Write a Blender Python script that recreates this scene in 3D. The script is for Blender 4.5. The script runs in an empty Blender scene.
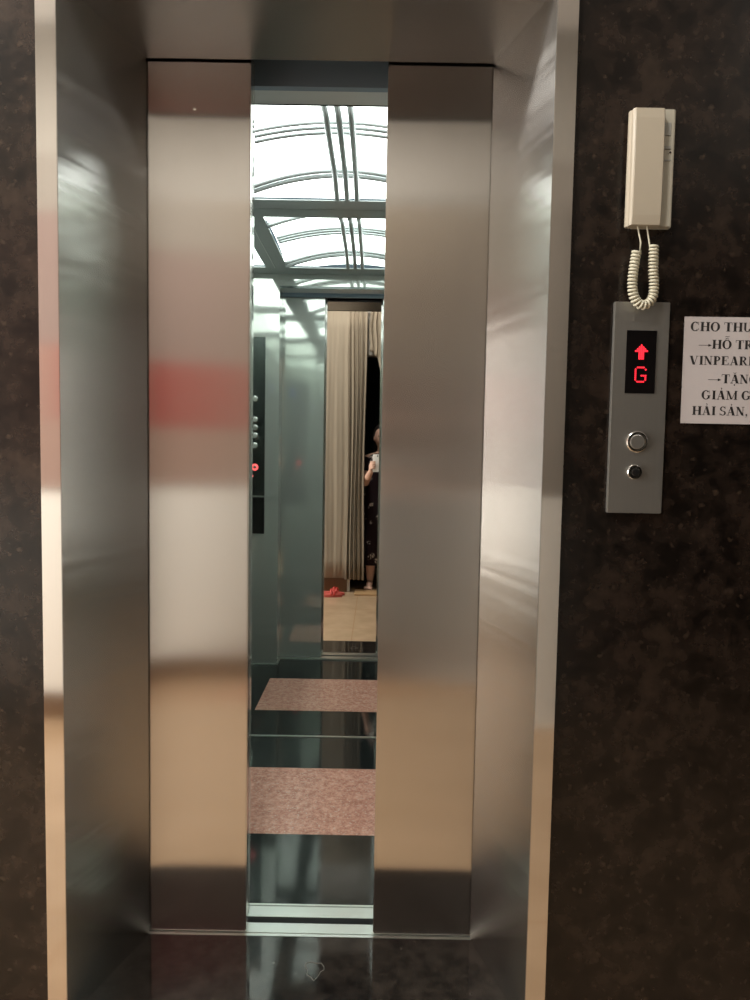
import bpy, bmesh, math, random
from mathutils import Vector, Matrix
random.seed(7)
S = bpy.context.scene
C = S.collection
PI = math.pi

# ------------------------------------------------------------------ render look
S.view_settings.view_transform = 'Standard'
S.view_settings.look = 'None'
S.view_settings.gamma = 1
S.view_settings.exposure = 0.22
S.view_settings.use_curve_mapping = False
S.cycles.max_bounces = 16
S.cycles.glossy_bounces = 14
S.cycles.diffuse_bounces = 5
S.cycles.sample_clamp_indirect = 6

# ------------------------------------------------------------------ materials
def mat(name):
    m = bpy.data.materials.new(name); m.use_nodes = True
    nt = m.node_tree; b = nt.nodes['Principled BSDF']
    return m, nt, b
def plain(name, col, rough=.5, metal=0, spec=.5, **k):
    m, nt, b = mat(name)
    b.inputs['Base Color'].default_value = (*col, 1)
    b.inputs['Roughness'].default_value = rough
    b.inputs['Metallic'].default_value = metal
    b.inputs['Specular IOR Level'].default_value = spec
    for kk, v in k.items(): b.inputs[kk].default_value = v
    return m
def nd(nt, t, **k):
    n = nt.nodes.new(t)
    for a, v in k.items(): setattr(n, a, v)
    return n
def objcoord(nt, scale=(1,1,1), kind='Object'):
    tc = nd(nt, 'ShaderNodeTexCoord'); mp = nd(nt, 'ShaderNodeMapping')
    mp.inputs['Scale'].default_value = scale
    nt.links.new(tc.outputs[kind], mp.inputs['Vector'])
    return mp.outputs['Vector']
def noise(nt, vec, scale, detail=2, rough=.5):
    n = nd(nt, 'ShaderNodeTexNoise')
    n.inputs['Scale'].default_value = scale; n.inputs['Detail'].default_value = detail
    n.inputs['Roughness'].default_value = rough
    nt.links.new(vec, n.inputs['Vector']); return n.outputs['Fac']
def ramp(nt, fac, stops):
    r = nd(nt, 'ShaderNodeValToRGB'); el = r.color_ramp.elements
    while len(el) < len(stops): el.new(.5)
    for e, (p, c) in zip(el, stops):
        e.position = p; e.color = (*c, 1) if len(c) == 3 else c
    nt.links.new(fac, r.inputs['Fac']); return r.outputs['Color']
def mixc(nt, fac, a, b, mode='MIX'):
    n = nd(nt, 'ShaderNodeMix', data_type='RGBA', blend_type=mode)
    for sock, v in ((n.inputs[0], fac), (n.inputs[6], a), (n.inputs[7], b)):
        if isinstance(v, (int, float)): sock.default_value = v
        elif isinstance(v, tuple): sock.default_value = (*v, 1)
        else: nt.links.new(v, sock)
    return n.outputs[2]
def bump(nt, b, h, strength, dist):
    n = nd(nt, 'ShaderNodeBump'); n.inputs['Strength'].default_value = strength
    n.inputs['Distance'].default_value = dist
    nt.links.new(h, n.inputs['Height']); nt.links.new(n.outputs['Normal'], b.inputs['Normal'])

def brushed(name, col, rough=.2, aniso=1.0, wave=0.0, wscale=(2,2,6), wd=.01, streak=True):
    """stainless steel with a vertical hairline: glossy lobes spread sideways"""
    m, nt, b = mat(name)
    b.inputs['Metallic'].default_value = 1
    b.inputs['Roughness'].default_value = rough
    b.inputs['Anisotropic'].default_value = aniso
    t = nd(nt, 'ShaderNodeTangent', direction_type='UV_MAP', uv_map='UVMap')
    nt.links.new(t.outputs['Tangent'], b.inputs['Tangent'])
    if streak:
        f = noise(nt, objcoord(nt, (260, 260, 1.2)), 1.0, 3)
        c = ramp(nt, f, [(.3, tuple(x*.985 for x in col)), (.7, tuple(min(1, x*1.012) for x in col))])
        nt.links.new(c, b.inputs['Base Color'])
    else:
        b.inputs['Base Color'].default_value = (*col, 1)
    if wave:
        h = noise(nt, objcoord(nt, wscale), 1.0, 1)
        bump(nt, b, h, wave, wd)
    return m

def granite(name, dark, mid, spot, rough=.1, spec=.5, scale=1.0):
    m, nt, b = mat(name)
    v = objcoord(nt)
    n1 = noise(nt, v, 22*scale, 5, .65)
    c1 = ramp(nt, n1, [(.40, dark), (.62, mid), (.78, tuple(x*1.5 for x in mid))])
    n2 = noise(nt, v, 9*scale, 3, .6)
    f2 = ramp(nt, n2, [(.55, (0,0,0)), (.75, (1,1,1))])
    vo = nd(nt, 'ShaderNodeTexVoronoi'); vo.inputs['Scale'].default_value = 48*scale
    nt.links.new(v, vo.inputs['Vector'])
    f3 = ramp(nt, vo.outputs['Distance'], [(.12, (1,1,1)), (.42, (0,0,0))])
    n3 = noise(nt, v, 70*scale, 2)
    f4 = ramp(nt, n3, [(.52, (0,0,0)), (.66, (1,1,1))])
    c2 = mixc(nt, f2, c1, mixc(nt, .5, c1, spot))
    sp = mixc(nt, 1.0, f3, f4, 'MULTIPLY')
    c3 = mixc(nt, sp, c2, spot)
    nt.links.new(c3, b.inputs['Base Color'])
    b.inputs['Roughness'].default_value = rough
    b.inputs['Specular IOR Level'].default_value = spec
    return m

M = {}
M['granite'] = granite('brown granite', (.0060,.0042,.0033), (.023,.0152,.0112), (.044,.030,.021), .25, .45)
M['granite_floor'] = granite('dark granite floor', (.007,.006,.0055), (.022,.018,.015), (.034,.028,.023), .06, .6)
M['door_steel'] = brushed('door hairline steel', (.70,.68,.655), .195, 1.0, .08, (1.5,1.5,3), .01)
M['jamb_steel'] = brushed('jamb hairline steel', (.56,.55,.53), .21, 1.0, 1.0, (.7,.7,26), .0010)
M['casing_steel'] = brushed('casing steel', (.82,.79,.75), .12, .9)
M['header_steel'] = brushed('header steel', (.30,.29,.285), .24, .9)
M['dark_gap'] = plain('dark shaft steel', (.17,.23,.29), .5)
M['shaft'] = plain('dark shaft wall', (.03,.035,.04), .8)
M['alu'] = plain('pale aluminium', (.80,.82,.80), .28, 1)
M['alu_dull'] = plain('dull aluminium', (.62,.63,.60), .35, 1)
def mirror(name, col, rough, w, sc=(3.2,3.2,1.6), wd=.01):
    m, nt, b = mat(name)
    b.inputs['Base Color'].default_value = (*col, 1); b.inputs['Metallic'].default_value = 1
    b.inputs['Roughness'].default_value = rough
    if w: bump(nt, b, noise(nt, objcoord(nt, sc), 1.0, 0), w, wd)
    return m
M['mirror'] = mirror('cabin mirror', (.82,.85,.83), .012, 0)
M['cab_steel'] = mirror('cabin polished steel', (.57,.595,.56), .06, .6, (5,5,2.2), .004)
M['cab_steel'].node_tree.nodes['Principled BSDF'].inputs['Metallic'].default_value = .62
M['cab_satin'] = plain('satin cabin steel', (.60,.62,.62), .45, .4)
M['cab_trim'] = plain('cabin ceiling frame steel', (.40,.43,.43), .35, .4)
M['cop_face'] = plain('control panel dark steel', (.10,.115,.11), .22, 1)
M['cab_stone'] = granite('cabin black stone', (.010,.013,.013), (.014,.018,.018), (.024,.028,.028), .07, .6)
m, nt, b = mat('pink granite')
v = objcoord(nt)
c = ramp(nt, noise(nt, v, 55, 4, .7), [(.35, (.42,.19,.14)), (.5, (.56,.28,.21)), (.68, (.72,.43,.33))])
f = ramp(nt, noise(nt, v, 120, 2), [(.58, (0,0,0)), (.68, (1,1,1))])
nt.links.new(mixc(nt, f, c, (.62,.46,.38)), b.inputs['Base Color']); b.inputs['Roughness'].default_value = .14
M['pink'] = m
def emit(name, col, s):
    m, nt, b = mat(name)
    b.inputs['Base Color'].default_value = (*col, 1)
    b.inputs['Emission Color'].default_value = (*col, 1); b.inputs['Emission Strength'].default_value = s
    b.inputs['Roughness'].default_value = .5
    return m
M['cab_glow'] = emit('lit acrylic diffuser', (.94,1.0,.96), 4.1)
M['added_lamp_glow'] = emit('added warm lamp disc', (1,.88,.72), 6)
M['led_red'] = emit('red led', (1,.02,.04), 1.0)
M['led_blue'] = emit('blue led', (.15,.3,1), 1.5)
M['alarm_red'] = emit('lit red button ring', (1,.10,.10), 1.5)
M['black_gloss'] = plain('black display window', (.006,.005,.005), .12)
M['plate'] = brushed('call plate steel', (.44,.435,.41), .42, .6)
M['chrome'] = plain('chrome', (.72,.71,.68), .16, 1)
M['key_black'] = plain('black keyway', (.006,.006,.006), .4)
M['ivory'] = plain('ivory plastic', (.44,.39,.305), .35)
M['ivory_side'] = plain('pale ivory plastic', (.50,.475,.39), .4)
M['ivory_grey'] = plain('grey moulded plastic', (.36,.36,.33), .4)
M['cord'] = plain('cream vinyl cord', (.60,.575,.45), .4)
M['stain'] = plain('pale dried stain', (.16,.15,.13), .3)
M['paper'] = plain('white paper', (.56,.52,.52), .7)
M['ink'] = plain('black ink', (.02,.018,.018), .6)
M['wall_side'] = plain('cream side wall', (.66,.62,.56), .6)
m, nt, b = mat('two tone painted wall')
sx = nd(nt, 'ShaderNodeSeparateXYZ'); nt.links.new(objcoord(nt), sx.inputs[0])
mr = nd(nt, 'ShaderNodeMapRange'); mr.inputs['From Max'].default_value = 3.0; nt.links.new(sx.outputs['Z'], mr.inputs['Value'])
cr = nd(nt, 'ShaderNodeValToRGB'); cr.color_ramp.interpolation = 'CONSTANT'; e = cr.color_ramp.elements
e[0].position = 0; e[0].color = (.90,.87,.81,1); e[1].position = 1.03/3; e[1].color = (.33,.295,.255,1)
q = e.new(2.46/3); q.color = (.41,.38,.335,1)
nt.links.new(mr.outputs['Result'], cr.inputs['Fac']); nt.links.new(cr.outputs['Color'], b.inputs['Base Color']); b.inputs['Roughness'].default_value = .5
M['wall_cream'] = m
M['wall_dim'] = plain('brown wall', (.10,.075,.055), .6)
M['added_window_glass'] = plain('frosted glass', (.9,.9,.9), .4, **{'Transmission Weight': 1.0})
M['ceil'] = plain('white ceiling paint', (.72,.70,.67), .8)
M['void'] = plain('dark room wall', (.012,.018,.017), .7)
M['baseboard'] = plain('dark brown wood', (.13,.065,.03), .3)
M['wood_sill'] = plain('light brown wood', (.42,.26,.13), .35)
m, nt, b = mat('tan floor tile')
br = nd(nt, 'ShaderNodeTexBrick'); br.offset = 0; br.inputs['Scale'].default_value = 1
br.inputs['Brick Width'].default_value = .6; br.inputs['Row Height'].default_value = .6; br.inputs['Mortar Size'].default_value = .003
v = objcoord(nt); nt.links.new(v, br.inputs['Vector'])
c = ramp(nt, noise(nt, v, 6, 4, .6), [(.3, (.36,.245,.15)), (.7, (.45,.315,.20))])
br.inputs['Mortar'].default_value = (.36,.22,.12,1)
nt.links.new(c, br.inputs['Color1']); nt.links.new(c, br.inputs['Color2'])
nt.links.new(br.outputs['Color'], b.inputs['Base Color']); b.inputs['Roughness'].default_value = .2
M['tile'] = m
M['standin_pink'] = plain('pale pink vinyl', (.29,.205,.18), .5)
M['standin_peach'] = plain('peach vinyl', (.35,.22,.175), .5)
M['standin_red'] = plain('red vinyl', (.33,.045,.04), .5)
m, nt, b = mat('curtain cloth')
c = ramp(nt, noise(nt, objcoord(nt, (30,30,2)), 1, 2), [(.3, (.25,.20,.145)), (.7, (.30,.245,.18))])
nt.links.new(c, b.inputs['Base Color']); b.inputs['Roughness'].default_value = .8
M['curtain'] = m
M['skin'] = plain('skin', (.66,.40,.30), .5)
M['hair'] = plain('dark brown hair', (.02,.013,.01), .5)
M['eye'] = plain('eye', (.03,.02,.02), .2)
M['lip'] = plain('lips', (.45,.14,.12), .4)
M['phone_white'] = plain('white phone case', (.78,.76,.72), .25)
M['glass_black'] = plain('black glass', (.01,.01,.01), .05)
M['red_plastic'] = plain('red sandal rubber', (.50,.04,.03), .35)
M['red_sole'] = plain('light red sandal sole', (.50,.09,.07), .5)
m, nt, b = mat('black floral cloth')
v = objcoord(nt)
vo = nd(nt, 'ShaderNodeTexVoronoi'); vo.inputs['Scale'].default_value = 13; nt.links.new(v, vo.inputs['Vector'])
f = ramp(nt, vo.outputs['Distance'], [(.20, (1,1,1)), (.32, (0,0,0))])
n2 = ramp(nt, noise(nt, v, 60, 2), [(.47, (0,0,0)), (.55, (1,1,1))])
fl = mixc(nt, 1.0, f, n2, 'MULTIPLY')
nt.links.new(mixc(nt, fl, (.018,.010,.012), (.62,.52,.46)), b.inputs['Base Color']); b.inputs['Roughness'].default_value = .9; b.inputs['Specular IOR Level'].default_value = .1
M['dress'] = m

# ------------------------------------------------------------------ mesh helpers
class MB:
    def __init__(s): s.v = []; s.f = []; s.sm = []
    def add(s, vs, fs, smooth=False):
        o = len(s.v); s.v += [tuple(x) for x in vs]
        s.f += [tuple(i+o for i in f) for f in fs]; s.sm += [smooth]*len(fs); return s
    def box(s, x0, x1, y0, y1, z0, z1):
        vs = [(x0,y0,z0),(x1,y0,z0),(x1,y1,z0),(x0,y1,z0),(x0,y0,z1),(x1,y0,z1),(x1,y1,z1),(x0,y1,z1)]
        return s.add(vs, [(0,3,2,1),(4,5,6,7),(0,1,5,4),(1,2,6,5),(2,3,7,6),(3,0,4,7)])
    def prism(s, pts, a, b, axis='z', smooth=False):
        """polygon pts extruded along axis from a to b"""
        n = len(pts)
        def mk(p, t):
            return {'z': (p[0],p[1],t), 'y': (p[0],t,p[1]), 'x': (t,p[0],p[1])}[axis]
        vs = [mk(p, a) for p in pts] + [mk(p, b) for p in pts]
        fs = [(i, (i+1) % n, n+(i+1) % n, n+i) for i in range(n)]
        s.add(vs, fs, smooth); s.add(vs, [tuple(range(n-1,-1,-1)), tuple(range(n, 2*n))]); return s
    def tube(s, path, r, n=10, closed=False, cap=True, radii=None, sq=None):
        P = [Vector(p) for p in path]; m = len(P); rings = []; up = None; vs = []
        for i in range(m):
            if closed: t = P[(i+1) % m]-P[i-1]
            else: t = P[min(i+1, m-1)]-P[max(i-1, 0)]
            t.normalize()
            if up is None:
                up = Vector((0,0,1)) if abs(t.z) < .9 else Vector((0,1,0))
            a = up - t*up.dot(t); a.normalize(); up = a; b = t.cross(a)
            rr = radii[i] if radii else r
            for k in range(n):
                an = 2*PI*k/n; vs.append(P[i]+a*rr*math.cos(an)+b*rr*math.sin(an))
        fs = []
        for i in range(m if closed else m-1):
            j = (i+1) % m
            for k in range(n): fs.append((i*n+k, i*n+(k+1) % n, j*n+(k+1) % n, j*n+k))
        if cap and not closed:
            fs += [tuple(range(n-1,-1,-1)), tuple(range((m-1)*n, m*n))]
        return s.add(vs, fs, True)
    def disc_y(s, cx, cz, prof, n=40):
        """lathe about a y-parallel axis; prof = [(radius, y)...]"""
        vs = []; fs = []
        for r, y in prof:
            for k in range(n):
                a = 2*PI*k/n; vs.append((cx+r*math.cos(a), y, cz+r*math.sin(a)))
        for i in range(len(prof)-1):
            for k in range(n): fs.append((i*n+k, (i+1)*n+k, (i+1)*n+(k+1) % n, i*n+(k+1) % n))
        fs += [tuple(range(n)), tuple(range((len(prof)-1)*n, len(prof)*n))[::-1]]
        return s.add(vs, fs)
    def ball(s, c, r, nu=16, nv=12, fn=None):
        vs = []; fs = []
        for j in range(nv+1):
            t = PI*j/nv
            for i in range(nu):
                a = 2*PI*i/nu; d = Vector((math.sin(t)*math.cos(a), math.sin(t)*math.sin(a), math.cos(t)))
                p = Vector((d.x*r[0], d.y*r[1], d.z*r[2]))
                if fn: p = fn(p, d)
                vs.append(p+Vector(c))
        for j in range(nv):
            for i in range(nu): fs.append((j*nu+i, (j+1)*nu+i, (j+1)*nu+(i+1) % nu, j*nu+(i+1) % nu))
        return s.add(vs, fs, True)
    def build(s, name, m, parent=None, bevel=0, origin=None, tags=None, seg=2):
        me = bpy.data.meshes.new(name)
        o0 = Vector(origin) if origin else Vector((0,0,0))
        me.from_pydata([tuple(Vector(v)-o0) for v in s.v], [], s.f); me.validate()
        bm = bmesh.new(); bm.from_mesh(me)
        for f, q in zip(bm.faces, s.sm): f.smooth = q
        bmesh.ops.remove_doubles(bm, verts=bm.verts, dist=1e-6)
        bmesh.ops.recalc_face_normals(bm, faces=bm.faces)
        if bevel:
            es = [e for e in bm.edges if len(e.link_faces) == 2 and e.calc_face_angle(0) > .6]
            bmesh.ops.bevel(bm, geom=es, offset=bevel, segments=seg, affect='EDGES', clamp_overlap=True)
        uv = bm.loops.layers.uv.new('UVMap')
        for f in bm.faces:
            nn = f.normal
            if abs(nn.z) > .75: u = Vector((1,0,0)); w = Vector((0,1,0))
            else:
                u = Vector((-nn.y, nn.x, 0)); u.normalize(); w = Vector((0,0,1))
                if abs(u.x) >= abs(u.y):
                    if u.x < 0: u = -u
                elif u.y < 0: u = -u
            for l in f.loops: l[uv].uv = (l.vert.co.dot(u), l.vert.co.dot(w))
        bm.to_mesh(me); bm.free()
        me.materials.append(M[m] if isinstance(m, str) else m)
        o = bpy.data.objects.new(name, me); C.objects.link(o)
        if origin: o.location = o0
        if parent:
            o.parent = parent
            o.matrix_parent_inverse = Matrix.Translation(-parent.location) if parent.type == 'EMPTY' or parent.location.length else Matrix()
        if tags: tag(o, *tags)
        return o
def tag(o, label=None, cat=None, group=None, kind=None):
    if label: o['label'] = label
    if cat: o['category'] = cat
    if group: o['group'] = group
    if kind: o['kind'] = kind
    return o
def thing(name, loc, label, cat, group=None):
    o = bpy.data.objects.new(name, None); C.objects.link(o); o.location = loc
    o.empty_display_size = .05
    return tag(o, label, cat, group)
def struct(name, mb, m, label, cat, bevel=0):
    return mb.build(name, m, None, bevel, tags=(label, cat, None, 'structure'))

# ------------------------------------------------------------------ main measures
W = .40                 # half opening
H = 2.10                # opening height
JY = -.265              # front of the casing
GY = -.245              # granite face
FX = .485               # casing inner edge
FO = .525               # casing outer edge
MY = 1.238              # cabin mirror
RY = -1.90              # lobby back wall
LC = 3.0                # lobby ceiling

# ------------------------------------------------------------------ lobby shell
g = MB()
g.box(-3.2, -FO, GY, 0, 0, LC); g.box(FO, 3.2, GY, 0, 0, LC); g.box(-FO, FO, GY, 0, 2.125, LC)
struct('wall_front', g, 'granite', 'polished dark brown granite wall around the elevator opening', 'wall')
fl = MB().box(-3.2, 3.2, -3.2, -.272, -.05, 0)
struct('floor', fl, 'tile', 'polished tan tile floor of the lobby', 'floor')
fg = MB().box(-.52, .52, -.272, -.001, -.05, 0)
struct('floor_threshold', fg, 'granite_floor', 'dark polished granite threshold in front of the elevator doors', 'floor')
cl = MB().box(-3.2, 3.2, -3.2, 0, LC, LC+.05)
struct('ceiling', cl, 'ceil', 'pale painted lobby ceiling', 'ceiling')
# back wall with a doorway (dark room behind) and a wide opening to the right
DX0, DX1, DZ = -.08, .44, 2.07
bw = MB()
bw.box(-3.2, DX0, RY-.12, RY, 0, LC); bw.box(DX1, 1.02, RY-.12, RY, 0, LC); bw.box(DX0, DX1, RY-.12, RY, DZ, LC)
bw.box(1.02, 3.2, RY-.12, RY, 2.3, LC)
struct('wall_back', bw, 'wall_cream', 'two tone painted lobby wall with a doorway opposite the elevator', 'wall')
wl = MB().box(-3.25, -3.2, -3.2, -1.75, 0, LC).box(-3.25, -3.2, -.35, 0, 0, LC).box(-3.25, -3.2, -1.75, -.35, 2.3, LC).box(-3.25, -3.2, -1.75, -.35, 0, .25)
struct('wall_left', wl, 'wall_side', 'cream wall with an added window at the left end of the lobby', 'wall')
wf = MB()
wf.box(-3.24, -3.19, -1.75, -1.70, .25, 2.3).box(-3.24, -3.19, -.40, -.35, .25, 2.3).box(-3.24, -3.19, -1.70, -.40, .25, .30).box(-3.24, -3.19, -1.70, -.40, 2.25, 2.3).box(-3.235, -3.20, -1.07, -1.03, .30, 2.25)
struct('added_window_1', wf, 'alu_dull', 'added tall window with a pale frame in the left end wall', 'window')  # invented window, added so the lobby is lit from the left
MB().box(-3.222, -3.218, -1.70, -.40, .30, 2.25).build('pane', 'added_window_glass', bpy.data.objects['added_window_1'])
struct('wall_right', MB().box(3.2, 3.25, -3.2, 0, 0, LC), 'wall_dim', 'brown wall at the right end of the lobby', 'wall')
vd = MB()
vd.box(-3.2, 3.2, -3.25, -3.2, 0, LC)
vd.box(DX0-.12, DX0-.06, -3.2, RY-.12, 0, LC); vd.box(DX1+.03, DX1+.09, -3.2, RY-.12, 0, LC)
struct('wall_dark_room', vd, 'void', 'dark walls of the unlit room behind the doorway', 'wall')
MB().box(-3.2, DX0-.02, RY, RY+.012, 0, .12).build('baseboard_back', 'baseboard', tags=('dark brown baseboard under the curtain', 'baseboard', None, 'structure'), bevel=.002)

# ------------------------------------------------------------------ elevator frame
def frame_side(s, n):
    FX = .485 if s < 0 else .478; FO = .526 if s < 0 else .5198
    j = MB()
    pts = [(s*W, .0), (s*FX, JY), (s*FO, JY), (s*FO, GY+.001), (s*(FX+.02), GY+.001), (s*(W+.02), .0)]
    # splayed jamb sheet
    jb = MB(); jb.prism([(s*W, 0), (s*FX, JY+.001), (s*(FX+.012), JY+.001), (s*(W+.015), 0)], 0, H+.05)
    o = jb.build('trim_%d' % n, 'jamb_steel', tags=('brushed steel splayed jamb on the %s of the elevator opening' % ('left' if s < 0 else 'right'), 'jamb', None, 'structure'))
    cs = MB(); x0, x1 = sorted((s*FX, s*FO)); cs.box(x0, x1, JY, GY+.0005, 0, 2.16)
    cs.build('trim_%d' % (n+1), 'casing_steel', bevel=.0012, tags=('bright narrow steel casing strip on the %s edge of the opening' % ('left' if s < 0 else 'right'), 'casing', None, 'structure'))
frame_side(-1, 1); frame_side(1, 3)
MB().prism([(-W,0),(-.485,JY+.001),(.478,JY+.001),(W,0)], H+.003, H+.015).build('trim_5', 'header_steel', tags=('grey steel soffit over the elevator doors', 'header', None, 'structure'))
MB().box(-.4845, .4775, JY, GY+.0005, H+.003, 2.16).build('trim_6', 'casing_steel', bevel=.0012, tags=('steel casing strip across the top of the opening', 'casing', None, 'structure'))

# landing doors, centre opening, half open
def door(n, s, label):
    d = MB(); x0, x1 = sorted((s*(.160 if s < 0 else .1575), s*.56)); d.box(x0, x1, .0075, .036, .004, H+.03)
    o = d.build('door_%d' % n, 'door_steel', bevel=.0025, tags=(label, 'elevator door', None, 'structure'))
    return o
d1 = door(1, -1, 'brushed steel elevator door panel left of the gap')
door(2, 1, 'brushed steel elevator door panel right of the gap')
MB().disc_y(-.29, 1.995, [(.0045, .0073), (.0038, .0063), (.001, .0060)], 20).build('screw', 'chrome', d1)
def cardoor(n, s, label):
    d = MB(); x0, x1 = sorted((s*.168, s*.60)); d.box(x0, x1, .078, .106, .001, H+.05)
    d.build('door_%d' % n, 'cab_steel', bevel=.002, tags=(label, 'elevator door', None, 'structure'))
cardoor(3, -1, 'polished cabin door panel behind the left landing door')
cardoor(4, 1, 'polished cabin door panel behind the right landing door')

STAIN = [(-.001,-.099),(.004,-.090),(.014,-.086),(.025,-.090),(.034,-.089),(.044,-.100),(.047,-.110),(.038,-.116),(.032,-.126),(.027,-.136),(.024,-.144),(.018,-.133),(.007,-.127),(.004,-.112)]
MB().tube([(x+.0025*math.sin(i*5), y, .0004) for i, (x, y) in enumerate(STAIN)], .0007, 6, closed=True).build('floor_stain', 'stain', tags=('small pale ring stain on the dark granite threshold', 'stain'))
# sills
sl = MB()
sl.box(-.60, .60, -.001, .0070, -.03, .001); sl.box(-.60, .60, .0070, .0125, -.03, -.006); sl.box(-.60, .60, .0125, .0475, -.03, .0005)
struct('trim_7', sl, 'alu', 'aluminium landing sill with a groove under the elevator doors', 'sill')
sl = MB()
sl.box(-.60, .60, .0725, .1135, -.03, -.0005); sl.box(-.60, .60, .1135, .1195, -.03, -.008); sl.box(-.60, .60, .1195, .1258, -.03, -.001)
struct('trim_8', sl, 'alu', 'aluminium cabin sill with a groove at the cabin entrance', 'sill')
# shaft between landing wall and cabin
sh = MB()
sh.box(-1.0, 1.0, .055, .074, -.5, -.04)
sh.box(-1.0, -.62, .001, .07, -.03, 3.0); sh.box(.62, 1.0, .001, .07, -.03, 3.0)
struct('wall_shaft', sh, 'shaft', 'dark shaft wall between landing and cabin', 'wall')
struct('trim_9', MB().box(-.60, .60, .045, .070, H+.16, 2.75), 'dark_gap', 'dark steel door hanger plate above the gap', 'hanger plate')
struct('trim_10', MB().box(-.60, .60, .108, .128, 2.100, 2.75).box(-.60, .60, .001, .128, 2.75, 2.77), 'dark_gap', 'blue grey steel face plate over the cabin entrance', 'face plate')

# ------------------------------------------------------------------ cabin
CX = .70; CZ = 2.20
struct('floor_cabin', MB().box(-CX, CX, .126, MY, -.04, -.008), 'cab_stone', 'black polished stone floor of the cabin', 'floor')
struct('floor_inlay', MB().box(-.41, .41, .476, .940, -.008, -.0074), 'pink', 'speckled pink granite panel set in the black cabin floor', 'floor inlay')
struct('wall_cabin_back', MB().box(-CX, CX, MY, MY+.02, -.02, 2.36), 'mirror', 'full height mirror on the back wall of the cabin', 'wall')
struct('wall_cabin_left', MB().box(-CX-.02, -CX, .10, MY+.02, -.02, 2.36), 'cab_steel', 'polished grey steel left wall of the cabin', 'wall')
struct('wall_cabin_right', MB().box(CX, CX+.02, .10, MY+.02, -.02, 2.36), 'cab_steel', 'polished grey steel right wall of the cabin', 'wall')
RI = .235
struct('wall_cabin_front_left', MB().box(-CX, -.41, .112, RI, -.02, CZ), 'cab_steel', 'steel return wall with the control panel beside the cabin doors', 'wall')
struct('wall_cabin_front_right', MB().box(.41, CX, .112, RI, -.02, CZ), 'cab_steel', 'plain steel return wall right of the cabin doors', 'wall')
struct('wall_cabin_transom', MB().box(-.41, .41, .129, RI, 2.122, CZ), 'cab_steel', 'polished transom over the cabin doors', 'wall')
struct('trim_12', MB().box(-.409, .409, .1295, RI-.001, 2.1205, 2.1219), 'cab_satin', 'satin steel underside of the cabin transom', 'soffit')
struct('trim_11', MB().box(-.41, .41, RI+.0003, RI+.006, 2.120, 2.132), 'cop_face', 'dark rail under the cabin transom', 'rail')
MB().box(-CX, CX, MY-.006, MY-.0003, -.008, -.005).build('baseboard_cabin', 'alu', tags=('thin bright metal strip along the foot of the cabin mirror', 'skirting', None, 'structure'))
MB().box(-CX, -.404, RI, RI+.006, -.008, -.002).box(-.410, -.404, .13, RI+.006, -.008, -.002).build('baseboard_cabin_front', 'alu', tags=('thin bright metal strip at the foot of the return wall', 'skirting', None, 'structure'))

# ceiling light: frame, curved diffuser, arched ribs, three lengthwise bars
LXI, LXO = .353, .47
Y0, Y1 = .355, 1.140
def czl(x, y):
    t = abs(y-.735)/.405
    return max(2.204, 2.294 - .025*t*t - .065*max(0, t-.72)/.28 - .42*x*x)
cl = thing('ceiling_light', (0, .69, 2.2), 'bright arched luminous ceiling light with curved metal ribs inside the cabin', 'ceiling light')
fr = MB()
fr.box(-CX+.001, CX-.001, Y1, MY-.0005, CZ, CZ+.004); fr.box(-CX+.001, CX-.001, RI+.001, Y0, CZ, CZ+.004)
for s in (-1, 1):
    x0, x1 = sorted((s*LXI, s*LXO)); fr.box(x0, x1, Y0, Y1, CZ-.0, CZ+.004)
fr.build('frame', 'cab_trim', cl)
for s in (-1, 1): MB().box(*sorted((s*.418, s*.421)), Y0, Y1, CZ-.003, CZ+.002).build('seam_strip', 'alu', cl)
df = MB(); NX, NY = 24, 20; vs = []; fs = []
for j in range(NY+1):
    for i in range(NX+1):
        x = -LXI-.01+(2*LXI+.02)*i/NX; y = Y0-.004+(Y1-Y0+.008)*j/NY
        vs.append((x, y, czl(x, y)+.008))
for j in range(NY):
    for i in range(NX): a = j*(NX+1)+i; fs.append((a, a+1, a+NX+2, a+NX+1))
n0 = len(vs); vs += [(x, y, z+.004) for x, y, z in vs]; fs += [tuple(n0+k for k in f[::-1]) for f in fs]
df.add(vs, fs, True)
df.build('diffuser', 'cab_glow', cl)
for s in (-1, 1): MB().box(*sorted((s*LXO, s*(CX-.003))), Y0, Y1, CZ+.012, CZ+.018).build('side_diffuser', 'cab_glow', cl)
for yy, r in ((.680,.0072),(.717,.0072),(.754,.0072)):
    mb = MB(); mb.tube([(x, yy, czl(x, yy)-.008) for x in [-LXI+2*LXI*i/28 for i in range(29)]], r, 8); mb.build('thin_rib', 'cab_trim', cl)
for yy in (.42, 1.025):
    for dy in (0, .019):
        mb = MB(); mb.tube([(x, yy+dy, czl(x, yy+dy)-.010-.13*x*x) for x in [-LXI+2*LXI*i/28 for i in range(29)]], .0095, 8); mb.build('thick_rib', 'cab_trim', cl)
for xx in (-.028, .011, .050):
    mb = MB(); mb.tube([(xx, y, 2.236-.029*max(0, abs(y-.7475)/.3925-.6)/.4) for y in [Y0+(Y1-Y0)*i/20 for i in range(21)]], .0105, 8); mb.build('lengthwise_bar', 'cab_trim', cl)

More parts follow.
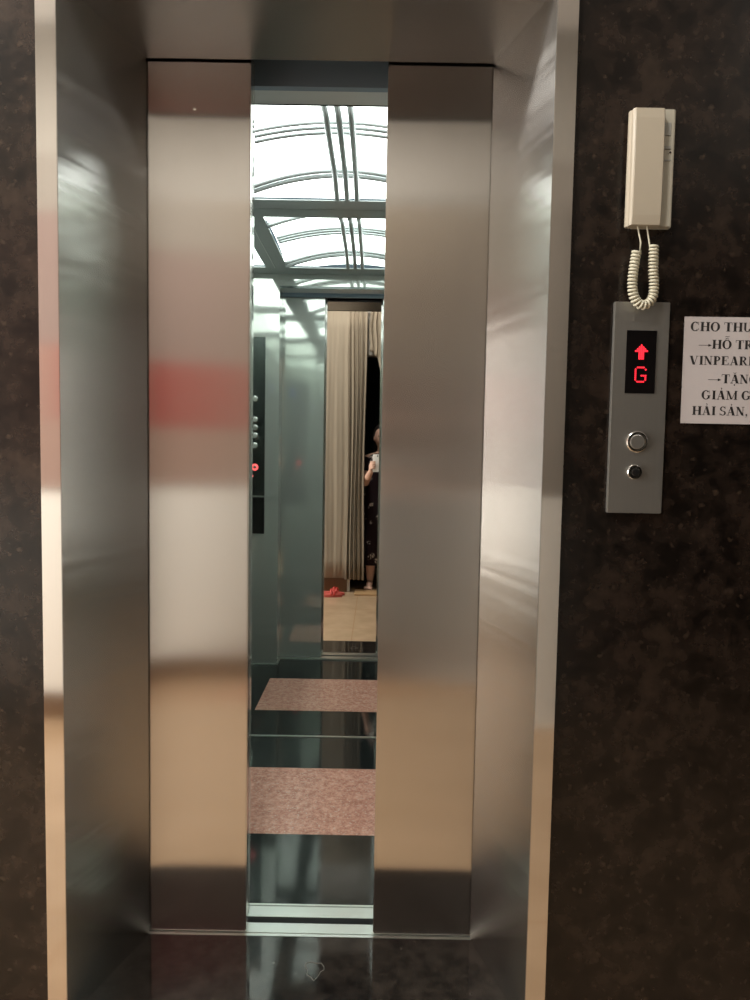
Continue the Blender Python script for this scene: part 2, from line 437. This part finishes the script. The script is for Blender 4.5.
# control panel on the return wall (seen in the mirror)
cp = thing('elevator_control_panel', (-.545, RI, 1.4), 'dark upright control panel with round chrome buttons, seen in the cabin mirror', 'control panel')
MB().box(-.675, -.487, RI+.0003, RI+.006, .965, 1.85).build('faceplate', 'cop_face', cp, bevel=.001)
MB().box(-.675, -.487, RI+.0003, RI+.004, .748, .955).build('lower_cover', 'black_gloss', cp, bevel=.001)
for z in (1.506, 1.39, 1.345, 1.300, 1.245):
    b = MB(); b.disc_y(-.543, z, [(.0185, RI+.005), (.0185, RI+.009), (.0155, RI+.010), (.0145, RI+.006)], 24)
    p = b.build('button', 'chrome', cp)
    MB().disc_y(-.543, z, [(.0125, RI+.006), (.0125, RI+.012), (.011, RI+.013)], 24).build('button_cap', 'alu_dull', p)
b = MB().disc_y(-.541, 1.125, [(.019, RI+.005), (.019, RI+.010), (.0165, RI+.011), (.011, RI+.008)], 24).build('alarm_button', 'alarm_red', cp)
MB().disc_y(-.541, 1.125, [(.009, RI+.006), (.009, RI+.012), (.008, RI+.013)], 24).build('button_cap', 'chrome', b)
MB().disc_y(-.556, 1.075, [(.006, RI+.005), (.006, RI+.009), (.004, RI+.010)], 16).build('indicator', 'alarm_red', cp)
MB().box(-.665, -.597, RI+.0055, RI+.008, 1.69, 1.79).build('display_window', 'black_gloss', cp)
b = MB()
for i, (x, z) in enumerate([(-.630,1.77),(-.638,1.762),(-.622,1.762),(-.630,1.762),(-.630,1.754),(-.630,1.746)]): b.box(x-.003, x+.003, RI+.008, RI+.009, z-.003, z+.003)
b.box(-.633, -.627, RI+.008, RI+.009, 1.705, 1.735)
b.build('blue_digits', 'led_blue', cp)

# ------------------------------------------------------------------ call plate
px0, px1, pz0, pz1 = .6130, .7235, 1.092, 1.512
PY = GY-.010
cs = thing('call_station', (.67, GY, 1.30), 'tall brushed steel call plate with a lit red arrow and letter display', 'call panel')
b = MB().box(px0, px1, PY, GY-.0003, pz0, pz1).build('faceplate', 'plate', cs, bevel=.0015)
MB().box(.639, .6985, PY-.0012, PY-.0002, 1.332, 1.456).build('display_window', 'black_gloss', cs, bevel=.0004)
def dots(rows, cx, cz, pitch, r, name):
    mb = MB(); h = len(rows); w = len(rows[0])
    for j, row in enumerate(rows):
        for i, ch in enumerate(row):
            if ch == '#':
                mb.disc_y(cx+(i-(w-1)/2)*pitch, cz-(j-(h-1)/2)*pitch, [(r, PY-.0013), (r, PY-.0021), (r*.6, PY-.0024)], 10)
    return mb.build(name, 'led_red', cs)
dots(["...#...","..###..",".#####.","#######","..###..","..###..","..###..","..###.."],   .6690, 1.4135, .0037, .0019, 'arrow_symbol')
dots([".####.","#....#","#.....","#.....","#..###","#....#","#....#",".####."], .6690, 1.3690, .0040, .0018, 'letter_symbol')
b = MB().disc_y(.6675, 1.2355, [(.0215, PY-.0002), (.0215, PY-.003), (.0195, PY-.0045), (.0175, PY-.0045), (.0165, PY-.001)], 40).build('button_ring', 'chrome', cs)
MB().disc_y(.6675, 1.2355, [(.0145, PY-.0002), (.0145, PY-.0035), (.0130, PY-.0042)], 40).build('button_cap', 'plate', b)
b = MB().disc_y(.6650, 1.175, [(.0150, PY-.0002), (.0150, PY-.003), (.0135, PY-.005), (.0105, PY-.005), (.0100, PY-.002)], 36).build('key_switch', 'chrome', cs)
b2 = MB().disc_y(.6665, 1.175, [(.0072, PY-.002), (.0072, PY-.0056), (.0062, PY-.006)], 24).build('key_core', 'key_black', b)
# raised strip at top, shaped in place of the cord's shadow
MB().box(.651, .693, PY-.0006, PY-.0001, 1.474, 1.486).build('cord_shadow_strip', 'plate', cs, bevel=.0002)

# ------------------------------------------------------------------ intercom
ic = thing('intercom_phone', (.672, GY, 1.78), 'ivory wall intercom handset hanging above the call plate with a coiled cord', 'intercom')
bz0, bz1 = 1.655, 1.878
bp = MB().prism([(.640, GY-.0003), (.640, GY-.012), (.646, GY-.018), (.712, GY-.018), (.716, GY-.014), (.716, GY-.0003)], bz0, bz1)
bp.build('wall_cradle', 'ivory_side', ic, bevel=.0012)
MB().box(.688, .706, GY-.0192, GY-.0178, 1.828, 1.852).build('label_strip', 'ivory_grey', ic, bevel=.0003)
MB().box(.692, .707, GY-.0192, GY-.0178, 1.802, 1.808).build('speaker_slot', 'ivory_grey', ic, bevel=.0003)
MB().disc_y(.706, 1.7965, [(.0018, GY-.0178), (.0018, GY-.0195), (.001, GY-.0197)], 12).build('screw', 'key_black', ic)
MB().box(.690, .708, GY-.0190, GY-.0178, 1.780, 1.7825).build('groove', 'ivory_grey', ic)
hs = MB()
def hprof(w, d0, d1, ch):
    return [(.625, GY-d0), (.623, GY-d0-.003), (.623, GY-d0-.009), (.6265, GY-d0-.012), (.6265, GY-d1+.004), (.630, GY-d1), (.685, GY-d1), (.688, GY-d1+.005), (.688, GY-d0)]
# handset shell swept vertically with a shallow bow
secs = []
for k in range(13):
    t = k/12; z = 1.652+t*.219
    e = 1-(2*t-1)**2
    bow = .002*e; end = .0025 if k in (0, 12) else 0
    secs.append([(x, y-bow if i in (4,5,6,7) else y, z) for i, (x, y) in enumerate(hprof(0, .014, .038-end*.6, 0))])
n = len(secs[0]); vs = [p for sct in secs for p in sct]; fs = []
for k in range(12):
    for i in range(n): fs.append((k*n+i, k*n+(i+1) % n, (k+1)*n+(i+1) % n, (k+1)*n+i))
fs += [tuple(range(n-1,-1,-1)), tuple(range(12*n, 13*n))]
hs.add(vs, fs); hobj = hs.build('handset', 'ivory', ic, bevel=.0008)
# cord: two thin leads, then a coiled loop
def coil():
    path = []
    cl = [(.647, 1.607), (.643, 1.577), (.641, 1.544), (.645, 1.519), (.657, 1.504), (.672, 1.505), (.682, 1.520), (.683, 1.545), (.6805, 1.573), (.680, 1.616)]
    # smooth catmull-rom
    pts = []
    for i in range(len(cl)-1):
        p0 = Vector(cl[max(i-1,0)]); p1 = Vector(cl[i]); p2 = Vector(cl[i+1]); p3 = Vector(cl[min(i+2,len(cl)-1)])
        for q in range(12):
            t = q/12; pts.append(.5*((2*p1)+(p2-p0)*t+(2*p0-5*p1+4*p2-p3)*t*t+(3*p1-p0-3*p2+p3)*t**3))
    pts.append(Vector(cl[-1]))
    L = [0]
    for a, b in zip(pts, pts[1:]): L.append(L[-1]+(b-a).length)
    tot = L[-1]; turns = 36; N = turns*14; out = []; k = 0
    for s in range(N+1):
        # turns spread wider toward the right top end
        u = s/N; d = tot*(u if u < .8 else u)
        while k < len(L)-2 and L[k+1] < d: k += 1
        t = (d-L[k])/max(1e-9, L[k+1]-L[k]); p = pts[k].lerp(pts[k+1], t)
        tg = (pts[k+1]-pts[k]).normalized(); nm = Vector((-tg.y, tg.x))
        a = 2*PI*turns*u
        out.append((p.x+nm.x*.0074*math.cos(a), GY-.024+.0074*math.sin(a), p.y+nm.y*.0074*math.cos(a)))
    return out
mb = MB(); mb.tube(coil(), .0026, 6); mb.build('coiled_cord', 'cord', ic)
mb = MB()
mb.tube([(.646, GY-.026, 1.655), (.649, GY-.026, 1.640), (.6535, GY-.026, 1.622), (.6535, GY-.024, 1.605)], .0016, 8)
mb.tube([(.6640, GY-.026, 1.656), (.6665, GY-.026, 1.640), (.670, GY-.026, 1.622), (.673, GY-.024, 1.610), (.676, GY-.024, 1.606)], .0016, 8)
mb.build('cord_leads', 'cord', ic)

# ------------------------------------------------------------------ notice with serif lettering
def stroke(mb, a, b, w, y):          # constant-width bar from a to b (2-D x,z)
    a = Vector(a); b = Vector(b); d = (b-a).normalized(); nn = Vector((-d.y, d.x))*w/2
    q = [a+nn, a-nn, b-nn, b+nn]; return q
TK, TN, SF = .185, .062, .04
def arc(cx, cy, rx, ry, a0, a1, thick, n=18):
    """stressed arc: thick at the sides, thin at top and bottom; list of quads"""
    q = []; pts = []
    for i in range(n+1):
        a = math.radians(a0+(a1-a0)*i/n); c, s_ = math.cos(a), math.sin(a)
        w = TN+(thick-TN)*abs(c)**1.3
        pts.append(((cx+rx*c, cy+ry*s_), (cx+(rx-w)*c, cy+(ry-w*.8)*s_)))
    for (o1, i1), (o2, i2) in zip(pts, pts[1:]): q.append([o1, i1, i2, o2])
    return q
def rect(x0, x1, z0, z1): return [(x0,z0),(x1,z0),(x1,z1),(x0,z1)]
def stem(x, w=TK, z0=0, z1=.676, s0=1, s1=1):
    q = [rect(x, x+w, z0, z1)]
    if s0: q.append(rect(x-.06, x+w+.06, z0, z0+SF))
    if s1: q.append(rect(x-.06, x+w+.06, z1-SF, z1))
    return q
def P4(a, b, w):
    a0 = (a[0]-w/2, a[1]); a1 = (a[0]+w/2, a[1]); b0 = (b[0]-w/2, b[1]); b1 = (b[0]+w/2, b[1]); return [a0, a1, b1, b0]
K = .676
def glyph(c):
    q = []; adv = .722
    if c == 'C': q = arc(.37,.338,.34,.355,50,310,.19)+[rect(.60,.635,.45,K)]+[rect(.60,.64,.1,.2)]; 
    elif c == 'G': q = arc(.37,.338,.34,.355,50,310,.19)+[rect(.60,.635,.45,K)]+stem(.52,.14,.06,.31,0,1); adv = .778
    elif c == 'O': q = arc(.389,.338,.355,.355,0,360,.19,32); adv = .778
    elif c == 'H': q = stem(.10)+stem(.53)+[rect(.2,.58,.32,.365)]; adv = .778
    elif c == 'T': q = stem(.26,TK,0,K,1,0)+[rect(.03,.64,K-.04,K), rect(.03,.065,.5,K), rect(.605,.64,.5,K)]; adv = .667
    elif c == 'U':
        q = [rect(.10,.25,.2,K), rect(.04,.31,K-SF,K), rect(.56,.605,.2,K), rect(.50,.67,K-SF,K)]
        a = arc(.352,.215,.252,.225,180,360,.15); q += a
    elif c == 'V': q = [P4((.14,K),(.37,0),.19), P4((.60,K),(.39,0),.045), rect(.01,.28,K-SF,K), rect(.50,.71,K-SF,K)]
    elif c == 'I': q = stem(.12); adv = .389
    elif c == 'N': q = [rect(.11,.155,0,K), rect(.03,.24,0,SF), P4((.14,K),(.56,.02),.18), rect(.545,.59,0,K), rect(.48,.68,K-SF,K), rect(.02,.14,K-SF,K)]
    elif c == 'P': q = stem(.10)+arc(.30,.49,.27,.187,-90,90,.15)+[rect(.22,.31,.303,.34), rect(.22,.31,K-.037,K)]; adv = .611
    elif c == 'R': q = stem(.10)+arc(.32,.50,.26,.177,-90,90,.15)+[rect(.22,.33,.323,.36), rect(.22,.33,K-.037,K), P4((.36,.34),(.60,0),.15), rect(.55,.71,0,SF)]
    elif c == 'E': q = stem(.10)+[rect(.2,.60,0,.04), rect(.565,.61,0,.19), rect(.2,.57,K-.04,K), rect(.535,.575,.5,K), rect(.2,.42,.325,.362), rect(.40,.435,.25,.44)]; adv = .667
    elif c == 'L': q = stem(.10)+[rect(.2,.60,0,.04), rect(.57,.62,0,.2)]; adv = .667
    elif c == 'A': q = [P4((.13,0),(.345,K),.045), P4((.57,0),(.36,K),.19), rect(.2,.5,.2,.24), rect(.02,.24,0,SF), rect(.44,.70,0,SF)]
    elif c == 'M': q = [rect(.13,.175,0,K), rect(.04,.26,0,SF), P4((.17,K),(.45,.02),.15), P4((.77,K),(.47,.02),.05), rect(.70,.85,0,K), rect(.64,.91,0,SF), rect(.02,.16,K-SF,K), rect(.76,.91,K-SF,K)]; adv = .944
    elif c == 'S': q = arc(.28,.50,.22,.19,30,270,.12)+arc(.28,.17,.24,.185,-150,90,.12)+[rect(.44,.475,.48,K), rect(.05,.085,.0,.19)]; adv = .556
    elif c == ',': q = [rect(.07,.19,0,.13), [(.14,0),(.19,0),(.10,-.14),(.07,-.13)]]; adv = .25
    elif c == '>': q = [rect(.0,.85,.235,.27), [(.74,.36),(1.0,.2525),(.74,.145)]]; adv = 1.0
    elif c == ' ': adv = .25
    return q, adv
def accent(kind, cx):
    if kind == '^': return [stroke(None,(cx-.14,.73),(cx,.83),.035,0), stroke(None,(cx,.83),(cx+.14,.73),.035,0)]
    if kind == '~': return [stroke(None,(cx-.16,.91),(cx-.04,.95),.04,0), stroke(None,(cx-.04,.95),(cx+.06,.91),.04,0), stroke(None,(cx+.06,.91),(cx+.16,.96),.04,0)]
    if kind == '?': return arc(cx,.84,.07,.06,-60,150,.05,8)+[rect(cx+.0,cx+.04,.72,.78)]
    if kind == 'u': return arc(cx,.86,.13,.12,200,340,.04,8)
    if kind == '.': return [rect(cx-.05,cx+.05,-.17,-.07)]
    if kind == "'": return [stroke(None,(cx-.03,.73),(cx+.09,.86),.05,0)]
    if kind == '+': return [stroke(None,(cx+.28,.60),(cx+.38,.74),.07,0)]
paper = thing('paper_notice', (.83, GY, 1.38), 'white paper notice with black serif capitals taped to the granite', 'notice')
pm = MB()
tl, bl, br_, tr = (.7565,1.4865), (.7575,1.2750), (1.035,1.2745), (1.035,1.4875)
pm.prism([tl, bl, br_, tr], GY-.0015, GY, 'y')
pm.build('sheet', 'paper', paper)
U = 0.00204         # metres per photo pixel on this wall, used only for type sizes
def write(items, x, z, em):
    """items: list of (char, accents)"""
    mb = MB()
    for ch, acc in items:
        qs, adv = glyph(ch)
        for a in acc: qs = qs+accent(a, adv/2 if a != '+' else adv/2)
        for q in qs:
            mb.add([(x+p[0]*em, GY-.0017, z+p[1]*em) for p in q], [tuple(range(len(q)))])
        x += adv*em
    return mb
def parse(s):
    out = []
    i = 0
    while i < len(s):
        ch = s[i]; acc = []
        while i+1 < len(s) and s[i+1] in "^~?u.'+": acc.append(s[i+1]); i += 1
        out.append((ch, acc)); i += 1
    return out
rows = [("CHO THUE^", .7680, 1.4585, .0264), (">HO^~ TRO+.", .7865, 1.4240, .0260), ("VINPEARL", .7690, 1.3920, .0258),
        (">TAu.NG", .8085, 1.3560, .0262), ("GIA?M GIA'", .7960, 1.3235, .0260), ("HA?I SA?N,", .7785, 1.2920, .0258)]
for s_, x, z, em in rows:
    mb = write(parse(s_), x, z, em)
    me_obj = mb.build('text_line', 'ink', paper)

# ------------------------------------------------------------------ lobby things seen by reflection
def curtain_mesh(x0, x1, ztop, zbot, nf, amp, n=260, y0=RY+.065, m=14, bunch=None):
    vs = []; fs = []
    for i in range(n+1):
        u = i/n; x = x0+(x1-x0)*u
        ph = nf*2*PI*u
        for j in range(m+1):
            t = j/m; zb = zbot(x) if callable(zbot) else zbot
            z = ztop+(zb-ztop)*t
            a = amp(x) if callable(amp) else amp
            a *= .55+.45*min(1, t*2.5)
            yy = y0+a*math.sin(ph+.25*math.sin(t*5))+.4*a*math.sin(ph*2.3+1)
            xx = x+ .006*math.sin(t*7+x*20)
            vs.append((xx, yy, z))
    for i in range(n):
        for j in range(m): a = i*(m+1)+j; fs.append((a, a+1, a+m+2, a+m+1))
    k = len(vs); vs += [(x, y-.003, z) for x, y, z in vs]
    fs2 = [tuple(k+q for q in f[::-1]) for f in fs]
    edge = []
    ring = [i*(m+1) for i in range(n+1)]; ring2 = [i*(m+1)+m for i in range(n+1)]
    for a, b in zip(ring, ring[1:]): edge.append((a, b, b+k, a+k))
    for a, b in zip(ring2, ring2[1:]): edge.append((b, a, a+k, b+k))
    for j in range(m): edge.append((j+1, j, j+k, j+1+k)); q = n*(m+1); edge.append((q+j, q+j+1, q+j+1+k, q+j+k))
    return MB().add(vs, fs+fs2+edge, True)
ct = thing('curtain', (-.2, RY+.06, 2.45), 'long cream pleated curtain beside the dark doorway, seen in the mirror', 'curtain')
amp = lambda x: .006 if x < -.13 else .006+.022*min(1, (x+.13)/.06)
curtain_mesh(-.50, -.115, 2.44, .13, 4, .0018, 160).build('flat_panel', 'curtain', ct)
curtain_mesh(-.115, .042, 2.44, .12, 4.5, .022, 160, y0=RY+.072).build('gathered_panel', 'curtain', ct)
def zb(x):
    if x < .08: return 2.09
    if x < .14: return 2.09-(x-.08)*.9
    if x < .40: return 2.036-(x-.14)*4.2
    return max(.14, .94-(x-.40)*6)
c2 = thing('curtain', (.4, RY+.06, 2.45), 'cream curtain drawn aside to the right over the dark doorway', 'curtain')
curtain_mesh(.064, .60, 2.44, zb, 12, .012, 320).build('cloth', 'curtain', c2)
rl = thing('curtain_rail', (.1, RY+.05, 2.46), 'pale curtain rail above the doorway opposite the elevator', 'curtain rail')
MB().tube([(-.55, RY+.065, 2.458), (.64, RY+.065, 2.458)], .011, 14).build('rod', 'alu_dull', rl)
for x in (-.53, .62): MB().box(x-.008, x+.008, RY+.0003, RY+.06, 2.45, 2.466).build('bracket', 'alu_dull', rl, bevel=.001)

bn = thing('standin_banner', (-1.15, RY, 1.6), 'made-up pink banner with a red band on the cream lobby wall, stand-in for bands reflected in the doors', 'banner')  # unseen panel, invented to give the doors their coloured bands
MB().box(-1.9, -.53, RY+.0005, RY+.012, 1.03, 2.22).build('panel', 'standin_pink', bn, bevel=.002)
MB().box(-1.9, -.53, RY+.0122, RY+.0128, 1.035, 1.655).build('peach_band', 'standin_peach', bn)
MB().box(-1.19, -.53, RY+.0129, RY+.015, 1.33, 1.655).build('red_band', 'standin_red', bn)

# wooden board in front of the doorway
MB().box(-.03, .44, -1.925, -1.72, .0003, .014).build('threshold_board', 'wood_sill', bevel=.003, tags=('light wooden threshold board on the floor at the doorway', 'threshold'))

# sandals
def sandal(x, y, rz, label):
    t = thing('sandal', (x, y, .0), label, 'sandal', 'red sandals by the baseboard')
    R_ = Matrix.Rotation(rz, 4, 'Z')
    def tr(p): q = R_ @ Vector(p); return (q.x+x, q.y+y, q.z)
    out = []
    for k in range(28):
        a = 2*PI*k/28; yy = .115*math.sin(a); wd = .036+.008*math.sin(a); out.append((wd*math.cos(a)-.004*math.sin(a), yy))
    s_ = MB(); s_.prism(out, .0005, .022); s_.v = [tr(v) for v in s_.v]; s_.build('sole', 'red_sole', t, bevel=.002)
    st = MB()
    for yy, hh in ((.045, .038), (.020, .042)):
        st.tube([tr((.038*math.cos(a), yy, .018+hh*math.sin(a))) for a in [PI*i/14 for i in range(15)]], .009, 8)
    st.build('strap', 'red_plastic', t)
sandal(-.225, -1.765, -1.35, 'red sandal lying nearer the curtain on the tan floor')
sandal(-.245, -1.665, -1.7, 'red sandal lying in front of the other sandal')

# ------------------------------------------------------------------ the person holding the phone
def chain(mb, pts, radii, n=14, sub=5):
    """closed tapered tube with round ends"""
    P = [Vector(p) for p in pts]; out = []; rr = []
    for i in range(len(P)-1):
        p0 = P[max(i-1,0)]; p1 = P[i]; p2 = P[i+1]; p3 = P[min(i+2,len(P)-1)]
        for q in range(sub):
            t = q/sub
            out.append(.5*((2*p1)+(p2-p0)*t+(2*p0-5*p1+4*p2-p3)*t*t+(3*p1-p0-3*p2+p3)*t**3)); rr.append(radii[i]*(1-t)+radii[i+1]*t)
    out.append(P[-1]); rr.append(radii[-1])
    d0 = (out[0]-out[1]).normalized(); d1 = (out[-1]-out[-2]).normalized()
    pre = []; prr = []
    for a in (80, 55, 28): pre.append(out[0]+d0*rr[0]*math.sin(math.radians(a))); prr.append(rr[0]*math.cos(math.radians(a)))
    post = []; por = []
    for a in (28, 55, 80): post.append(out[-1]+d1*rr[-1]*math.sin(math.radians(a))); por.append(rr[-1]*math.cos(math.radians(a)))
    mb.tube(pre+out+post, 0, n, radii=prr+rr+por)
PX = .19; PYY = -2.085
pb = thing('person', (PX, PYY, 0), 'barefoot person in a black floral dress holding up a phone in the dark doorway', 'person')
bd = MB()
bd.ball((PX, PYY, 1.00), (.135,.095,.26), 24, 18)                     # chest and waist
bd.ball((PX, PYY, .78), (.15,.105,.17), 24, 16)                      # hips
chain(bd, [(PX-.13,PYY,1.17),(PX,PYY,1.19),(PX+.13,PYY,1.17)], [.042,.055,.042])
chain(bd, [(PX,PYY,1.17),(PX,PYY+.01,1.24),(PX,PYY+.018,1.29)], [.05,.042,.042])
def face(p, d):
    if d.y > 0:
        nz = math.exp(-((d.x/.16)**2+((d.z+.12)/.22)**2)); p.y += .020*nz
        for sx in (-1, 1): p.y -= .008*math.exp(-(((d.x-sx*.38)/.16)**2+((d.z-.08)/.13)**2))
        p.y += .006*math.exp(-((d.x/.3)**2+((d.z+.52)/.1)**2))
    if d.z < 0: p.x *= 1-.22*abs(d.z)
    return p
bd.ball((PX, PYY+.02, 1.365), (.070,.088,.108), 36, 30, face)
for s in (-1, 1):
    bd.ball((PX+s*.070, PYY+.012, 1.36), (.010,.018,.028), 10, 8)    # ears
    chain(bd, [(PX+s*.080,PYY,.78),(PX+s*.082,PYY+.008,.43),(PX+s*.088,PYY-.010,.24),(PX+s*.090,PYY-.012,.07)], [.085,.050,.047,.028])
    chain(bd, [(PX+s*.090,PYY-.025,.040),(PX+s*.094,PYY+.04,.042),(PX+s*.100,PYY+.105,.030)], [.027,.028,.024])
    for k in range(5):
        tx = PX+s*(.078+.0135*k); ty = PYY+.150-.006*k
        chain(bd, [(tx,PYY+.11,.026),(tx+s*.001,ty,.022)], [.012,.009 if k else .011], 10, 3)
phx0, phx1, phz0, phz1, phy = .110, .184, 1.066, 1.214, -1.652
# arms: upper arm, forearm, wrist, palm
for s in (-1, 1):
    ex = .045 if s < 0 else .375
    gx = phx0-.012 if s < 0 else phx1+.014
    chain(bd, [(PX+s*.135,PYY,1.165),(PX+s*.150,PYY+.03,1.06),(ex,PYY+.13,.965)], [.042,.037,.032])
    chain(bd, [(ex,PYY+.13,.965),(gx*.45+ex*.55,PYY+.26,1.015),(gx,phy-.045,1.075)], [.034,.030,.021])
    px_ = gx; pz = 1.105
    chain(bd, [(gx,phy-.042,1.080),(gx+s*.002,phy-.024,1.120),(gx-s*.002,phy-.018,1.140)], [.020,.017,.012])
    for k in range(4):                                               # fingers wrap onto the back of the phone
        z0 = 1.092+.0175*k; ln_ = (.024,.030,.032,.028)[k]
        chain(bd, [(gx,phy-.022,z0),(gx+s*.003,phy+.004,z0+.004),(gx-s*.012,phy+.0165,z0+.007),(gx-s*(.012+ln_*.7),phy+.0170,z0+.008)], [.0085,.0080,.0075,.0062], 10, 4)
    chain(bd, [(gx,phy-.040,1.100),(gx-s*.012,phy-.026,1.125),(gx-s*.022,phy-.0165,1.140)], [.0105,.0090,.0075], 10, 4)
tmp = bd.build('body_tmp', 'skin')
md = tmp.modifiers.new('r', 'REMESH'); md.mode = 'VOXEL'; md.voxel_size = .0042; md.use_smooth_shade = True
md2 = tmp.modifiers.new('s', 'SMOOTH'); md2.iterations = 3; md2.factor = .4
dg = bpy.context.evaluated_depsgraph_get()
me = bpy.data.meshes.new_from_object(tmp.evaluated_get(dg)); me.name = 'body'
for p in me.polygons: p.use_smooth = True
bpy.data.objects.remove(tmp)
body = bpy.data.objects.new('body', me); C.objects.link(body); body.parent = pb; body.matrix_parent_inverse = Matrix.Translation(-pb.location)
# dress
rings = [(1.225,.075,.055),(1.205,.125,.066),(1.17,.160,.078),(1.10,.158,.100),(1.02,.152,.110),(.92,.142,.102),(.84,.155,.114),(.74,.175,.128),(.55,.178,.130),(.38,.180,.132),(.225,.186,.136),(.222,.180,.130),(.40,.172,.124),(.74,.168,.121)]
vs = []; fs = []; n = 40
for z, a, b in rings:
    for k in range(n):
        an = 2*PI*k/n; w = 1+.05*math.sin(9*an)*max(0, (.9-z))/.7
        vs.append((PX+a*w*math.cos(an), PYY+b*w*math.sin(an), z))
for j in range(len(rings)-1):
    for k in range(n): fs.append((j*n+k, j*n+(k+1) % n, (j+1)*n+(k+1) % n, (j+1)*n+k))
dr = MB().add(vs, fs, True)
for s in (-1, 1):
    dr.tube([(PX+s*.125,PYY,1.178),(PX+s*.146,PYY+.012,1.12),(PX+s*.151,PYY+.032,1.06)], 0, 20, radii=[.056,.052,.050])
dr.build('dress', 'dress', pb)
# hair: cap plus a length down the back
hr = MB()
def hairf(p, d):
    if d.y > .35 and d.z < .45: p.y *= .55
    return p
hr.ball((PX, PYY+.002, 1.385), (.083,.092,.108), 28, 22, hairf)
hr.ball((PX, PYY-.062, 1.29), (.078,.034,.15), 20, 16)
hr.build('hair', 'hair', pb)
for s in (-1, 1): MB().ball((PX+s*.027, PYY+.098, 1.375), (.010,.006,.0055), 12, 8).build('eye', 'eye', pb)
MB().ball((PX, PYY+.104, 1.318), (.019,.006,.006), 14, 8).build('mouth', 'lip', pb)
# phone
ph = thing('smartphone', ((phx0+phx1)/2, phy, phz0), 'smartphone in a white case held upright by the person', 'smartphone')
MB().box(phx0, phx1, phy-.004, phy+.004, phz0, phz1).build('case', 'phone_white', ph, bevel=.003, seg=3)
MB().box(phx0+.003, phx1-.003, phy-.0048, phy-.0041, phz0+.004, phz1-.004).build('screen', 'glass_black', ph)
MB().disc_y(.150, 1.200, [(.006, phy+.004), (.006, phy+.0055), (.0045, phy+.006)], 20).build('camera_lens', 'glass_black', ph)

# ------------------------------------------------------------------ lights
def added_downlight(x, y, e, label, size=.22, col=(1,.955,.89)):  # added lamps that light the lobby, no known fixtures here
    t = thing('added_downlight', (x, y, LC), label, 'ceiling lamp', 'added round ceiling lamps of the lobby')
    mb = MB(); n = 32; vs = []; fs = []
    for r, z in ((.13, LC-.0005), (.13, LC-.012), (.115, LC-.016), (.108, LC-.006)):
        for k in range(n): vs.append((x+r*math.cos(2*PI*k/n), y+r*math.sin(2*PI*k/n), z))
    for j in range(3):
        for k in range(n): fs.append((j*n+k, j*n+(k+1) % n, (j+1)*n+(k+1) % n, (j+1)*n+k))
    mb.add(vs, fs); mb.build('ring', 'alu_dull', t)
    MB().prism([(x+.107*math.cos(2*PI*k/n), y+.107*math.sin(2*PI*k/n)) for k in range(n)], LC-.006, LC-.002).build('lens', 'added_lamp_glow', t)
    ld = bpy.data.lights.new('lamp', 'AREA'); ld.shape = 'DISK'; ld.size = size; ld.energy = e; ld.color = col
    lo = bpy.data.objects.new('lamp', ld); C.objects.link(lo); lo.location = (x, y, LC-.03)
added_downlight(-1.5, -.75, 34, 'added round ceiling lamp at the left end of the lobby')
added_downlight(-.1, -1.1, 21, 'added round ceiling lamp in front of the elevator')
added_downlight(1.9, -1.2, 7, 'added round ceiling lamp right of the elevator')
ld = bpy.data.lights.new('added_left_fill', 'AREA'); ld.shape = 'RECTANGLE'; ld.size = 1.28; ld.size_y = 1.9; ld.energy = 85; ld.color = (1,.96,.90)  # added area light, soft fill from the invented window
lo = bpy.data.objects.new('added_left_fill', ld); C.objects.link(lo); lo.location = (-3.18, -1.05, 1.28); lo.rotation_euler = (PI/2, 0, -PI/2)
w = bpy.data.worlds.new('world'); S.world = w; w.use_nodes = True
w.node_tree.nodes['Background'].inputs[0].default_value = (.01,.01,.01,1)

# ------------------------------------------------------------------ camera
cd = bpy.data.cameras.new('camera'); co = bpy.data.objects.new('camera', cd); C.objects.link(co)
cd.sensor_fit = 'VERTICAL'; cd.sensor_height = 24; cd.lens = 687.19/1000*24
cd.clip_start = .004
pitch, yaw, roll = .0635, -.0023, .0174
fwd = Vector((math.sin(yaw)*math.cos(pitch), math.cos(yaw)*math.cos(pitch), -math.sin(pitch)))
right = Vector((math.cos(yaw), -math.sin(yaw), 0)); up = right.cross(fwd)
# image right/up after roll: scene turns clockwise in the picture
r2 = right*math.cos(roll)+up*math.sin(roll); u2 = up*math.cos(roll)-right*math.sin(roll)
mx = Matrix((( r2.x, u2.x, -fwd.x, .1479), (r2.y, u2.y, -fwd.y, -1.6398), (r2.z, u2.z, -fwd.z, 1.1976), (0,0,0,1)))
co.matrix_world = mx
S.camera = co
